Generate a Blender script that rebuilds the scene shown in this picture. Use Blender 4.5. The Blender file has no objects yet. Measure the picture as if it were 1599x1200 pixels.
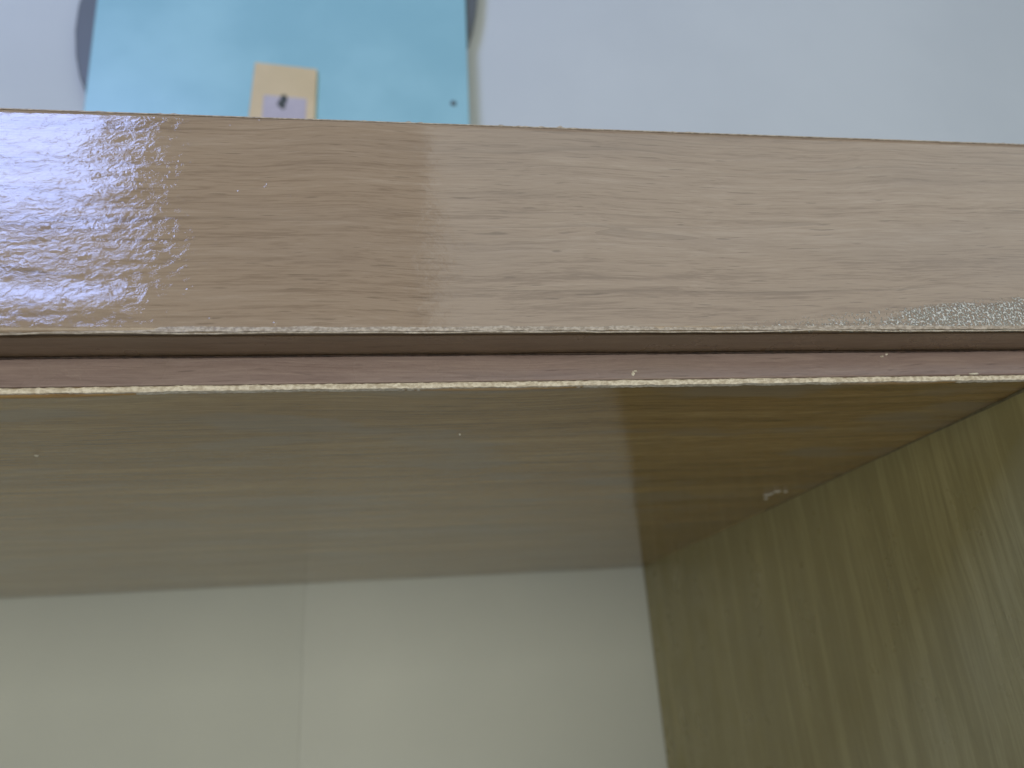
import bpy, math, random
from mathutils import Vector, Matrix, noise

# ------------------------------------------------------------------ camera, world, lamps, exposure
sc = bpy.context.scene
CZ = 0.62                                   # camera height above the floor (m)
YAW, PITCH, ROLL, FPX = 0.14862, 0.36605, -0.06694, 1153.8
cam_data = bpy.data.cameras.new('camera')
cam = bpy.data.objects.new('camera', cam_data)
sc.collection.objects.link(cam)
cy, sy, cp, sp = math.cos(YAW), math.sin(YAW), math.cos(PITCH), math.sin(PITCH)
F = Vector((sy*cp, cy*cp, sp)); r0 = Vector((cy, -sy, 0)); u0 = r0.cross(F)
cr, sr = math.cos(ROLL), math.sin(ROLL)
RT, UP = r0*cr + u0*sr, u0*cr - r0*sr
m = Matrix((RT, UP, -F)).transposed().to_4x4(); m.translation = Vector((0, 0, CZ))
cam.matrix_world = m
cam_data.sensor_width = 36.0
cam_data.lens = FPX/1599*36
cam_data.clip_start = 0.01; cam_data.clip_end = 100
cam_data.dof.use_dof = True
cam_data.dof.focus_distance = 0.275
cam_data.dof.aperture_fstop = 8.0
sc.camera = cam

world = bpy.data.worlds.new('World'); sc.world = world; world.use_nodes = True
bg = world.node_tree.nodes['Background']
bg.inputs[0].default_value = (0.93, 0.96, 1.0, 1); bg.inputs[1].default_value = 0.08

def area(name, loc, aim, sx, sz, power, col):
    d = bpy.data.lights.new(name, 'AREA'); d.shape = 'RECTANGLE'
    d.size = sx; d.size_y = sz; d.energy = power; d.color = col
    o = bpy.data.objects.new(name, d); sc.collection.objects.link(o)
    o.location = loc
    o.rotation_euler = (Vector(aim) - Vector(loc)).to_track_quat('-Z', 'Y').to_euler()
    return o
# daylight of a window behind and to the left, and the bright side of the room behind to the right
area('window_light', (-1.57, -2.0, CZ+2.17), (-1.57, 0.0, CZ+2.17), 0.96, 1.22, 74, (0.37, 0.50, 1.0))
area('room_light', (1.70, -2.0, CZ+1.60), (1.70, 0.0, CZ+1.60), 3.2, 1.8, 23, (0.84, 0.95, 1.0))
area('low_fill_light', (-0.35, -2.0, CZ-0.05), (-0.35, 0.0, CZ-0.05), 3.6, 1.05, 35, (1.0, 0.94, 0.74))  # added fill lamp, low in front, brightens the space under the desk

sc.view_settings.view_transform = 'Standard'; sc.view_settings.look = 'None'
sc.view_settings.gamma = 1; sc.view_settings.exposure = 0
sc.cycles.use_denoising = True

# ------------------------------------------------------------------ measurements (m, z above the floor)
Y1, YF, D = 0.250, 0.2313, 0.8286           # board front edge, fascia front, wall
H, ZB, ZT = CZ+0.0964, CZ+0.1090, CZ+0.1988  # board underside, board top, fascia top
XS, XL = 0.2588, -0.98                      # inner faces of the side panels
XM = -0.1118                                # joint between the wall panels
X0, X1 = XL-0.018, XS+0.018

def px(x, y, Y):                            # photo pixel -> point on the plane at depth Y
    d = F*FPX + RT*(x-799.5) + UP*(600-y)
    d = d*(Y/d.y)
    return Vector((d.x, d.y, d.z+CZ))

# ------------------------------------------------------------------ materials
class NT:
    def __init__(s, name):
        s.m = bpy.data.materials.new(name); s.m.use_nodes = True
        s.t = s.m.node_tree; s.b = s.t.nodes['Principled BSDF']
        s.co = s.t.nodes.new('ShaderNodeTexCoord').outputs['Object']
    def n(s, kind, **kw):
        q = s.t.nodes.new('ShaderNode'+kind)
        for k, v in kw.items(): setattr(q, k, v)
        return q
    def put(s, sock, v):
        if isinstance(v, bpy.types.NodeSocket): s.t.links.new(v, sock)
        elif isinstance(v, tuple) and len(v) == 3 and sock.type == 'RGBA': sock.default_value = (*v, 1)
        else: sock.default_value = v
    def vmul(s, v, k):
        q = s.n('VectorMath', operation='MULTIPLY'); s.put(q.inputs[0], v); q.inputs[1].default_value = k; return q.outputs[0]
    def vadd(s, v, k):
        q = s.n('VectorMath', operation='ADD'); s.put(q.inputs[0], v); s.put(q.inputs[1], k); return q.outputs[0]
    def math(s, op, a, b=0.0, clamp=False):
        q = s.n('Math', operation=op, use_clamp=clamp); s.put(q.inputs[0], a); s.put(q.inputs[1], b); return q.outputs[0]
    def noise(s, v, scale, detail=3, rough=.55, dist=0, color=False):
        q = s.n('TexNoise'); s.put(q.inputs['Vector'], v)
        q.inputs['Scale'].default_value = scale; q.inputs['Detail'].default_value = detail
        q.inputs['Roughness'].default_value = rough; q.inputs['Distortion'].default_value = dist
        return q.outputs['Color' if color else 'Fac']
    def ramp(s, v, a, b, o0=0.0, o1=1.0):
        q = s.n('MapRange', interpolation_type='SMOOTHSTEP'); s.put(q.inputs[0], v)
        for i, k in enumerate((a, b, o0, o1)): s.put(q.inputs[i+1], k)
        return q.outputs[0]
    def mix(s, f, a, b):
        q = s.n('Mix', data_type='RGBA'); s.put(q.inputs[0], f); s.put(q.inputs[6], a); s.put(q.inputs[7], b); return q.outputs[2]
    def xyz(s):
        q = s.n('SeparateXYZ'); s.put(q.inputs[0], s.co); return q.outputs
    def bump(s, h, dist, strength=1.0, prev=None):
        q = s.n('Bump'); q.inputs['Strength'].default_value = strength; q.inputs['Distance'].default_value = dist
        s.put(q.inputs['Height'], h)
        if prev: s.put(q.inputs['Normal'], prev)
        return q.outputs[0]
    def set(s, **kw):
        for k, v in kw.items(): s.put(s.b.inputs[k.replace('_', ' ')], v)
        return s.m

def grain(t, axis, dark, mid, light, fine=1.0):
    """printed wood laminate: broad bands, streaks and pores along one axis"""
    def st(a, b):                            # stretched coordinates: a along the grain, b across
        return t.vmul(t.co, (a, b, b) if axis == 'x' else (b, b, a) if axis == 'z' else (b, a, b))
    warp = t.vmul(t.vadd(t.noise(t.co, 9, 2, color=True), (-.5, -.5, -.5)), (.010, .010, .010))
    base = t.co
    t.co = t.vadd(base, warp)
    broad = t.noise(st(2.6, 70), 1, 5, .62)
    streak = t.noise(st(12, 400), 1, 4, .65, .5)
    fibre = t.noise(st(75, 1700), 1, 3, .65)
    pore = t.noise(st(70, 1100), 1, 1, .5)
    rings = t.math('FRACT', t.math('MULTIPLY', t.noise(st(2.0, 42), 1, 2, .5), 9.0))
    line = t.math('MULTIPLY', t.ramp(rings, 0, .30, 1, 0), t.ramp(t.noise(st(6, 60), 1, 2), .40, .62))
    t.co = base
    v = t.math('ADD', t.math('MULTIPLY', broad, .42), t.math('ADD', t.math('MULTIPLY', streak, .34), t.math('MULTIPLY', fibre, .36*fine)))
    v = t.ramp(v, .38, .38+.36*(.62+.38*fine))
    c = t.mix(t.ramp(v, 0, .5), dark, mid)
    c = t.mix(t.ramp(v, .5, 1), c, light)
    c = t.mix(t.math('MULTIPLY', line, .42), c, tuple(q*.72 for q in dark))
    p = t.ramp(pore, .66, .76, 0, .45*fine)
    return t.mix(p, c, tuple(q*.5 for q in dark)), v

def laminate_fascia():
    t = NT('fascia_laminate')
    c, v = grain(t, 'x', (.240, .178, .122), (.318, .244, .170), (.372, .297, .217))
    X, Y, Z = t.xyz()
    # hazy rubbed bands of lighter and pinker tone
    c = t.mix(t.ramp(t.noise(t.vmul(t.co, (4, 4, 22)), 1, 3), .45, .7, 0, .35), c, (.235, .190, .150))
    # reflected glitter painted in as pale specks along the lower edge at the right
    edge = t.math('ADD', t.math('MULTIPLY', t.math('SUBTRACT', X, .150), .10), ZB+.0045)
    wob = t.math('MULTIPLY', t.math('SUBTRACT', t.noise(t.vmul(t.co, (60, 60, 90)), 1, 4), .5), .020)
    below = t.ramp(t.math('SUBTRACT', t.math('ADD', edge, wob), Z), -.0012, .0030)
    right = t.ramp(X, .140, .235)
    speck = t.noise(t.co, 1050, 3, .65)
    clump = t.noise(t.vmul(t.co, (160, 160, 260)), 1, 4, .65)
    glint_patch = t.math('MULTIPLY', t.math('MULTIPLY', below, t.ramp(t.math('ADD', t.math('MULTIPLY', right, .38), clump), .52, .66)), t.ramp(speck, .43, .56, .0, .92))
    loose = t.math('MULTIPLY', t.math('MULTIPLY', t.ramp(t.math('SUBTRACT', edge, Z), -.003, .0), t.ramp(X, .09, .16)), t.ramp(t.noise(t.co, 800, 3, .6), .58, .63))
    glints = t.math('MAXIMUM', glint_patch, t.math('MULTIPLY', loose, .8))
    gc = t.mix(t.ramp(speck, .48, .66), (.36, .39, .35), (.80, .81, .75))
    c = t.mix(glints, c, gc)
    # lacquer relief: ripples, orange peel and pinhead drops
    wr = t.noise(t.vmul(t.co, (230, 230, 360)), 1, 4, .60, 1.0)
    wr = t.math('MULTIPLY', wr, t.ramp(Z, px(0, 300, YF).z, px(0, 400, YF).z, .75, 1.5))
    wr = t.math('MULTIPLY', wr, t.ramp(Z, px(0, 425, YF).z, px(0, 440, YF).z, 1.0, .7))
    lo = t.noise(t.vmul(t.co, (38, 38, 75)), 1, 2)
    vo = t.n('TexVoronoi', feature='F1'); t.put(vo.inputs['Vector'], t.co); vo.inputs['Scale'].default_value = 330
    pick = t.math('MULTIPLY', t.ramp(t.noise(t.co, 150, 1), .64, .72), t.math('MULTIPLY', t.ramp(X, -.03, -.06), t.ramp(X, -.095, -.088)))
    drop = t.math('MULTIPLY', t.ramp(vo.outputs['Distance'], .10, .30, 1, 0), pick)
    amt = t.ramp(X, -.055, -.10, .25, 1.0)          # thicker, rippled lacquer towards the left end
    nb = t.bump(t.math('MULTIPLY', lo, amt), .00045)
    nb = t.bump(t.math('MULTIPLY', wr, amt), .00017, 1, nb)
    nb = t.bump(drop, .00022, 1, nb)
    nb = t.bump(t.math('MULTIPLY', speck, glints), .0005, 1, nb)
    nb = t.bump(v, .000006, 1, nb)
    return t.set(Base_Color=c, Roughness=.04, Normal=nb, IOR=1.50)

def laminate(name, axis, dark, mid, light, rough=.16, refl_tone=None, ior=1.5, lo=.0006, hi=.00006, lo_scale=(16, 16, 16), fine=1.0, hi_scale=420):
    t = NT(name)
    c, v = grain(t, axis, dark, mid, light, fine)
    c = t.mix(t.ramp(t.noise(t.co, 14, 3), .5, .72, 0, .22), c, tuple(.5*a+.5*b for a, b in zip(mid, (.2, .19, .14))))
    if refl_tone: c = t.mix(t.ramp(t.noise(t.vmul(t.co, (11, 34, 10)), 1, 3, .5), .52, .64, 0, .6), c, refl_tone)  # wavy reflections painted into the colour as streaked patches
    nb = t.bump(t.noise(t.vmul(t.co, lo_scale), 1, 2), lo)
    nb = t.bump(t.noise(t.co, hi_scale, 3), hi, 1, nb)
    nb = t.bump(v, .00004, 1, nb)
    r = t.ramp(t.noise(t.co, 30, 4), .3, .8, rough*.8, rough*1.35)
    return t.set(Base_Color=c, Roughness=r, Normal=nb, IOR=ior)

def raw(name, a, b, scale=900, rough=.9, bd=.0002):
    t = NT(name)
    n = t.noise(t.vmul(t.co, (.6, 1, 1)), scale, 3, .65)
    c = t.mix(t.ramp(n, .35, .65), a, b)
    return t.set(Base_Color=c, Roughness=rough, Normal=t.bump(n, bd))

def paint(name, a, b, rough=.5, scale=3):
    t = NT(name)
    c = t.mix(t.ramp(t.noise(t.co, scale, 4), .35, .7), a, b)
    nb = t.bump(t.noise(t.co, 260, 4), .0003)
    return t.set(Base_Color=c, Roughness=rough, Normal=nb)

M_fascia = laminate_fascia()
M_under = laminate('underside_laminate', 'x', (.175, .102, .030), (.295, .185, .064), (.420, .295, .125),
                   rough=.07, ior=1.62, refl_tone=(.250, .205, .150), lo=.0011, hi=.00004, lo_scale=(7, 16, 10), hi_scale=300)
M_front = laminate('edge_laminate', 'x', (.205, .150, .145), (.265, .202, .198), (.32, .25, .24), rough=.25, lo=.0003)
M_side = laminate('side_laminate', 'z', (.285, .252, .116), (.355, .318, .155), (.425, .385, .205), rough=.33, lo=.0005, fine=.4)
M_core = laminate('core_laminate', 'x', (.165, .110, .070), (.215, .150, .100), (.26, .19, .13), rough=.3, lo=.0003)
M_raw = raw('raw_fibreboard', (.50, .44, .35), (.80, .75, .65))
M_band = raw('lifting_edge_band', (.27, .22, .16), (.48, .42, .33), 1100, .5)
M_strand = raw('edge_band_strand', (.34, .29, .22), (.60, .54, .44), 900, .4)
M_glue = raw('dark_glue', (.018, .009, .005), (.055, .030, .018), 700, .4)
M_corner = raw('corner_shade', (.085, .070, .032), (.15, .125, .06), 300, .6)  # tone of the contact shade painted in the inner corner
M_fleck = raw('pale_fleck', (.55, .52, .44), (.80, .77, .70), 600, .7)
M_wall = paint('wall_paint', (.53, .575, .575), (.57, .615, .61), .75)
M_wall2 = paint('wall_paint_lighter', (.55, .595, .60), (.59, .635, .635), .75)
M_floor = paint('floor_tile', (.58, .55, .47), (.66, .63, .54), .25)
M_blue = paint('blue_paint', (.28, .53, .595), (.35, .62, .68), .28, 5)
M_dark = paint('dark_grey_plastic', (.12, .135, .14), (.16, .175, .18), .45)
M_screw = paint('screw_metal', (.07, .08, .09), (.12, .12, .13), .4)
M_cream = paint('cream_card', (.62, .49, .27), (.68, .54, .31), .45, 20)
M_pic = paint('lilac_print', (.46, .42, .45), (.52, .48, .50), .45, 30)
M_mark = paint('dark_print', (.045, .05, .035), (.09, .095, .06), .5, 60)

# ------------------------------------------------------------------ mesh helpers
col = sc.collection
def mesh_obj(name, verts, faces, mat, parent=None, smooth=False):
    me = bpy.data.meshes.new(name); me.from_pydata([tuple(v) for v in verts], [], faces); me.update()
    me.materials.append(mat)
    if smooth: me.polygons.foreach_set('use_smooth', [True]*len(me.polygons))
    o = bpy.data.objects.new(name, me); col.objects.link(o)
    if parent is not None:
        o.parent = parent; o.location = -parent.location
    return o
def box(x0, x1, y0, y1, z0, z1):
    v = [(x, y, z) for z in (z0, z1) for y in (y0, y1) for x in (x0, x1)]
    f = [(0, 2, 3, 1), (4, 5, 7, 6), (0, 1, 5, 4), (2, 6, 7, 3), (0, 4, 6, 2), (1, 3, 7, 5)]
    return v, f
def bevel(o, w, seg=2):
    b = o.modifiers.new('bevel', 'BEVEL'); b.width = w; b.segments = seg; b.limit_method = 'ANGLE'
    return o
def steps(a, b, fine_a, fine_b, fs, cs):
    out, x = [], a
    while x < b-1e-6:
        out.append(x); x += fs if fine_a <= x < fine_b else cs
        if out[-1] < fine_a < x: x = fine_a
    out.append(b); return out
def loft(sections, closed=True):
    """list of equally long rings -> verts, faces with end caps"""
    n = len(sections[0]); v = [p for s in sections for p in s]; f = []
    for i in range(len(sections)-1):
        for j in range(n):
            k = (j+1) % n
            f.append((i*n+j, (i+1)*n+j, (i+1)*n+k, i*n+k))
    f.append(tuple(range(n))); f.append(tuple(range((len(sections)-1)*n, len(sections)*n))[::-1])
    return v, f
def nz(x, s, seed=0.0):
    return noise.noise((x*s, seed*7.31+.5, seed*3.7+.2))
def tag(o, label=None, cat=None, kind=None):
    if label: o['label'] = label
    if cat: o['category'] = cat
    if kind: o['kind'] = kind
    return o
def empty(name, loc):
    o = bpy.data.objects.new(name, None); o.location = loc; o.empty_display_size = .05; col.objects.link(o); return o

# ------------------------------------------------------------------ setting: floor and panelled wall
floor = mesh_obj('floor', *box(-2.2, 2.4, -1.95, D+.02, -.05, 0), M_floor); tag(floor, kind='structure')
wall = empty('wall', (0, D, 0)); tag(wall, kind='structure')
mesh_obj('wall_backing', *box(-2.2, 2.4, D+.0125, D+.06, 0, 3.2), M_wall, wall)
for a, b, mw in ((-2.2, XM-.0001, M_wall), (XM+.0001, 2.4, M_wall2)):
    mesh_obj('wall_panel', *box(a, b, D, D+.012, 0, 3.2), mw, wall)

# ------------------------------------------------------------------ the desk
desk = empty('desk', ((X0+X1)/2, (Y1+D)/2, 0))
tag(desk, 'brown wood-grain laminate desk with glossy front board and chipped raw edges, standing against pale wall', 'desk')

def gauss(v, s): return math.exp(-(v/s)**2)
# fascia: front sheet with the waves of the lacquered board, then its body behind
xs = steps(X0, X1, -.22, X1, .0025, .03)
nzr = 72
verts, faces = [], []
zlow = px(100, 458, YF).z
for x in xs:
    left = 1/(1+math.exp((x+.082+.012*nz(x, 60, 2))/.004))
    for k in range(nzr+1):
        z = ZB + (ZT-ZB)*k/nzr
        g = 0
        # a low swelling above the lower edge (tilts up over a few millimetres)
        for zc, s, a in ((zlow, .0038, .075*left),):
            g += a*s*.886*(math.erf((z-zc-.0015*nz(x, 45, 5))/s)-1)
        g += .00045*noise.noise((x*16, z*26, 1.7))*(.5+.5*left)
        # rounded arrises
        e = min(z-ZB, ZT-z)
        if e < .0010: g += .0010-math.sqrt(max(0, .0010**2-(.0010-e)**2))
        verts.append((x, YF+g, z))
n = nzr+1
for i in range(len(xs)-1):
    for k in range(nzr): faces.append((i*n+k, (i+1)*n+k, (i+1)*n+k+1, i*n+k+1))
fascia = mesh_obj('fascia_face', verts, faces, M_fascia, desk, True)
sol = fascia.modifiers.new('thickness', 'SOLIDIFY'); sol.thickness = .004; sol.offset = -1
tag(fascia, 'glossy brown front face, rippled lacquer at one end')
mesh_obj('fascia_core', *box(X0+.0006, X1-.0006, YF+.0034, YF+.036, ZB+.0002, ZT-.0006), M_core, desk)

# shelf board: slightly uneven underside near the front edge
RB = .0017                                   # height of the bare strip along the front lower edge
xg = steps(X0, X1, -.32, X1, .004, .03)
yg = [Y1+.0010 + t for t in [i*.0025 for i in range(40)]]
while yg[-1] < D-.006: yg.append(yg[-1]+.02)
yg[-1] = D-.002
verts, faces = [], []
for x in xg:
    for y in yg:
        q = y-Y1
        dz = .0009*math.exp(-q/.030)*math.sin(40*x-2.8) + .0004*math.exp(-q/.05)*noise.noise((x*14, y*22, 4.2))
        dz += .0016*gauss(x-XS, .10)*gauss(q-.56, .10)*noise.noise((x*9, y*7, 9.1))
        dz -= .0003*gauss(q, .004)
        verts.append((x, y, H+dz))
n = len(yg)
for i in range(len(xg)-1):
    for k in range(n-1): faces.append((i*n+k, i*n+k+1, (i+1)*n+k+1, (i+1)*n+k))
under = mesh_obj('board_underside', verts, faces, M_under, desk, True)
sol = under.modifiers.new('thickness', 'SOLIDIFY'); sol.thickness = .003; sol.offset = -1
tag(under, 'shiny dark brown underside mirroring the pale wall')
bevel(mesh_obj('board_front', *box(X0, X1, Y1, D-.001, H+RB, ZB-.0003), M_front, desk), .0006)

# bare fibreboard strip, ragged, along the lower front edge
xr = steps(X0, X1, -.20, X1, .0009, .01)
secs = []
for x in xr:
    a = .00030*nz(x, 700, 1)+.00022*nz(x, 160, 2); b = .00026*nz(x, 900, 3)+.00026*nz(x, 120, 4)
    pr = .0004 + .0002*nz(x, 600, 5)
    secs.append([(x, Y1-pr*.5, H-.0006-b), (x, Y1-pr, H+.0008), (x, Y1-pr*.6, H+RB-.0004+a), (x, Y1+.0012, H+RB+.0001+a), (x, Y1+.003, H+.001), (x, Y1+.0022, H-.0006-b)])
tag(mesh_obj('raw_edge', *loft(secs), M_raw, desk), 'pale ragged bare fibreboard strip')

# edge band lifting along the fascia's lower edge: rough lip and a loose strand under it
secs = []
for x in xr:
    top = .0022+.0006*nz(x, 120, 6)+.0003*nz(x, 900, 7); bot = .0006+.0003*nz(x, 200, 8)
    pr = .00012+.0001*nz(x, 500, 9)
    secs.append([(x, YF-pr*.7, ZB+bot), (x, YF-pr, ZB+(top+bot)/2), (x, YF-.00005, ZB+top), (x, YF+.0008, ZB+top), (x, YF+.0009, ZB+bot)])
tag(mesh_obj('edge_band', *loft(secs), M_band, desk), 'pale rough lip of lifting edge band')
secs = []
for x in xr:
    lift = max(0, nz(x, 55, 10)-.05)*.0020
    z = ZB-.0003-.0002*nz(x, 90, 11)+.0007*max(0, nz(x, 38, 12)); w = .00022+.0001*nz(x, 400, 13)
    secs.append([(x, YF-.0004-lift*.4+w*math.cos(t), z+w*math.sin(t)) for t in [k*math.tau/6 for k in range(6)]])
tag(mesh_obj('loose_strand', *loft(secs), M_strand, desk), 'thin loose strand of edge band')
secs = []                                    # chipped upper arris
for x in xr:
    c = max(0, nz(x, 420, 14)-.12)*.0022*max(0, nz(x, 60, 15)+.3)
    secs.append([(x, YF-.0001, ZT-.0009), (x, YF-.00012, ZT-.0005+c), (x, YF+.0006, ZT-.0003+c), (x, YF+.0012, ZT-.0009)])
mesh_obj('chipped_edge', *loft(secs), M_band, desk)
secs = []                                    # adhesive squeezed out where fascia and board meet
for x in xr:
    w = .00035+.0003*nz(x, 50, 16)+.0002*nz(x, 500, 17); z = ZB-.0004+.0003*nz(x, 25, 18)
    secs.append([(x, Y1-.0004+w*1.2*math.cos(t), z+w*math.sin(t)) for t in [k*math.tau/6 for k in range(6)]])
tag(mesh_obj('glue_line', *loft(secs), M_glue, desk), 'dark adhesive line in the groove')

# side panels and top
for a, b in ((XS, X1), (XL-.018, XL)):
    bevel(mesh_obj('side_panel', *box(a, b, Y1+.004, D-.002, 0, H+.001), M_side, desk), .0008)
secs = []                                    # contact shade painted as a dark strip in the corner between board and side panel
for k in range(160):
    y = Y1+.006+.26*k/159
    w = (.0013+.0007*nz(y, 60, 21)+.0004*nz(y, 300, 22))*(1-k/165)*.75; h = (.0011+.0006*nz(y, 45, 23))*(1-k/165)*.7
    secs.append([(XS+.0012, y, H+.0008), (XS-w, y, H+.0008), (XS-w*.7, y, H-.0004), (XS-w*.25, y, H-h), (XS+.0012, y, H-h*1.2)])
tag(mesh_obj('corner_shade_strip', *loft(secs), M_corner, desk, True), 'painted contact-shade line along the inner corner')
mesh_obj('top_board', *box(X0, X1, YF+.0362, D-.002, ZT-.021, ZT-.003), M_front, desk)
mesh_obj('back_rail', *box(X0, X1, D-.020, D-.002, ZB, ZT-.0212), M_front, desk)

# pale flecks and smears of dried filler
def blob(name, cpt, U, V, N, pts, h):
    r = [cpt+U*a+V*b for a, b in pts]
    c2 = [p*.6+cpt*.4+N*h for p in r]; k = len(r)
    v = r+c2+[cpt+N*h*1.1]; f = []
    for i in range(k):
        j = (i+1) % k
        f.append((i, j, k+j, k+i)); f.append((k+i, k+j, 2*k))
    return mesh_obj(name, v, f, M_fleck, desk, True)
rnd = random.Random(4)
def on_under(x, y):
    d = F*FPX+RT*(x-799.5)+UP*(600-y); d = d*((H-CZ)/d.z); return Vector((d.x, d.y, H))
def fleck_under(x, y, lx, ly):
    k = 9
    pts = [((lx*(.7+.5*rnd.random()))*math.cos(i*math.tau/k), (ly*(.5+.8*rnd.random()))*math.sin(i*math.tau/k)) for i in range(k)]
    return blob('filler_fleck', on_under(x, y)+Vector((0, 0, -.0006)), Vector((1, 0, 0)), Vector((0, 1, 0)), Vector((0, 0, -1)), pts, .0006)
for x, y, lx, ly in ((1200, 771, .0030, .0040), (1213, 766, .0028, .0025), (1226, 766, .0016, .0018), (1196, 777, .0012, .0025),
                     (58, 709, .0010, .0006), (718, 676, .0005, .0005)):
    fleck_under(x, y, lx, ly)
def fleck_front(x, y, lx, lz, Y=Y1):
    k = 8
    pts = [((lx*(.6+.7*rnd.random()))*math.cos(i*math.tau/k), (lz*(.6+.7*rnd.random()))*math.sin(i*math.tau/k)) for i in range(k)]
    return blob('filler_fleck', px(x, y, Y), Vector((1, 0, 0)), Vector((0, 0, 1)), Vector((0, -1, 0)), pts, .0005)
for x, y, lx, lz in ((989, 584, .0007, .0010), (992, 580, .0009, .0004), (1377, 557, .0007, .0003), (1384, 554, .0005, .0004), (1521, 584, .0020, .0004), (1495, 587, .0012, .0004)):
    fleck_front(x, y, lx, lz)

# ------------------------------------------------------------------ blue board with card on the wall
def wpoly(pts, y0, y1):
    """closed outline (x, z) between two depths"""
    k = len(pts)
    v = [(x, y0, z) for x, z in pts]+[(x, y1, z) for x, z in pts]
    f = [tuple(range(k)), tuple(range(2*k-1, k-1, -1))]+[(i, k+i, k+(i+1) % k, (i+1) % k) for i in range(k)]
    return v, f
YB = D-.034                                  # front of the blue board
L0, L1 = px(131, 165, YB), px(151, 0, YB); R0, R1 = px(733, 190, YB), px(727, 0, YB)
zb_, zt_ = CZ+.42, CZ+1.14
def lerp(a, b, z): t = (z-a.z)/(b.z-a.z); return a.x+(b.x-a.x)*t
board = empty('blue_board', ((L0.x+R0.x)/2, D, zb_))
tag(board, 'pale blue board with dark grey rounded backing, hung on the wall above the desk', 'board')
out = [(lerp(L0, L1, zb_), zb_), (lerp(R0, R1, zb_), zb_), (lerp(R0, R1, zt_), zt_), (lerp(L0, L1, zt_), zt_)]
bevel(mesh_obj('board_panel', *wpoly(out, YB, YB+.006), M_blue, board), .0015)
YK = D-.026
ring = [px(x, y, YK) for x, y in ((150, -60), (131, -25), (121, 10), (116, 45), (117, 85), (123, 118), (133, 146), (160, 172), (230, 150),
                                  (600, 100), (700, 90), (732, 58), (740, 32), (745, 5), (748, -30), (746, -80), (700, -150), (430, -190), (220, -130))]
ob = mesh_obj('backing', *wpoly([(p.x, p.z) for p in ring], YK, D-.0005), M_dark, board)
bevel(ob, .003)
tag(ob, 'dark grey rounded backing bulging past the blue edge')
c = px(708, 162, YB)
mesh_obj('screw', *loft([[(c.x+r*math.cos(t), y, c.z+r*math.sin(t)) for t in [k*math.tau/12 for k in range(12)]] for y, r in ((YB+.001, .0042), (YB-.001, .0040), (YB-.0022, .0022))]), M_screw, board)

YC = YB-.005
q = [px(*p, YC) for p in ((398, 97), (495, 108), (491, 206), (385, 206))]
card = empty('card', ((q[2].x+q[3].x)/2, YB, q[2].z))
tag(card, 'small cream card with lilac picture and dark mark, fixed to the blue board', 'card')
bevel(mesh_obj('card_sheet', *wpoly([(p.x, p.z) for p in q][::-1], YC, YB-.0002), M_cream, card), .0008)
q = [px(*p, YC) for p in ((412, 149), (479, 155), (477, 192), (409, 187))]
mesh_obj('picture', *wpoly([(p.x, p.z) for p in q][::-1], YC-.0006, YC+.0004), M_pic, card)
pts = [px(442+a, 159+b, YC) for a, b in ((-3, -9), (3, -10), (7, -6), (6, 1), (3, 5), (4, 10), (-1, 13), (-5, 9), (-8, 7), (-9, 2), (-4, -2))]
mesh_obj('mark', *wpoly([(p.x, p.z) for p in pts][::-1], YC-.0012, YC-.0004), M_mark, card)
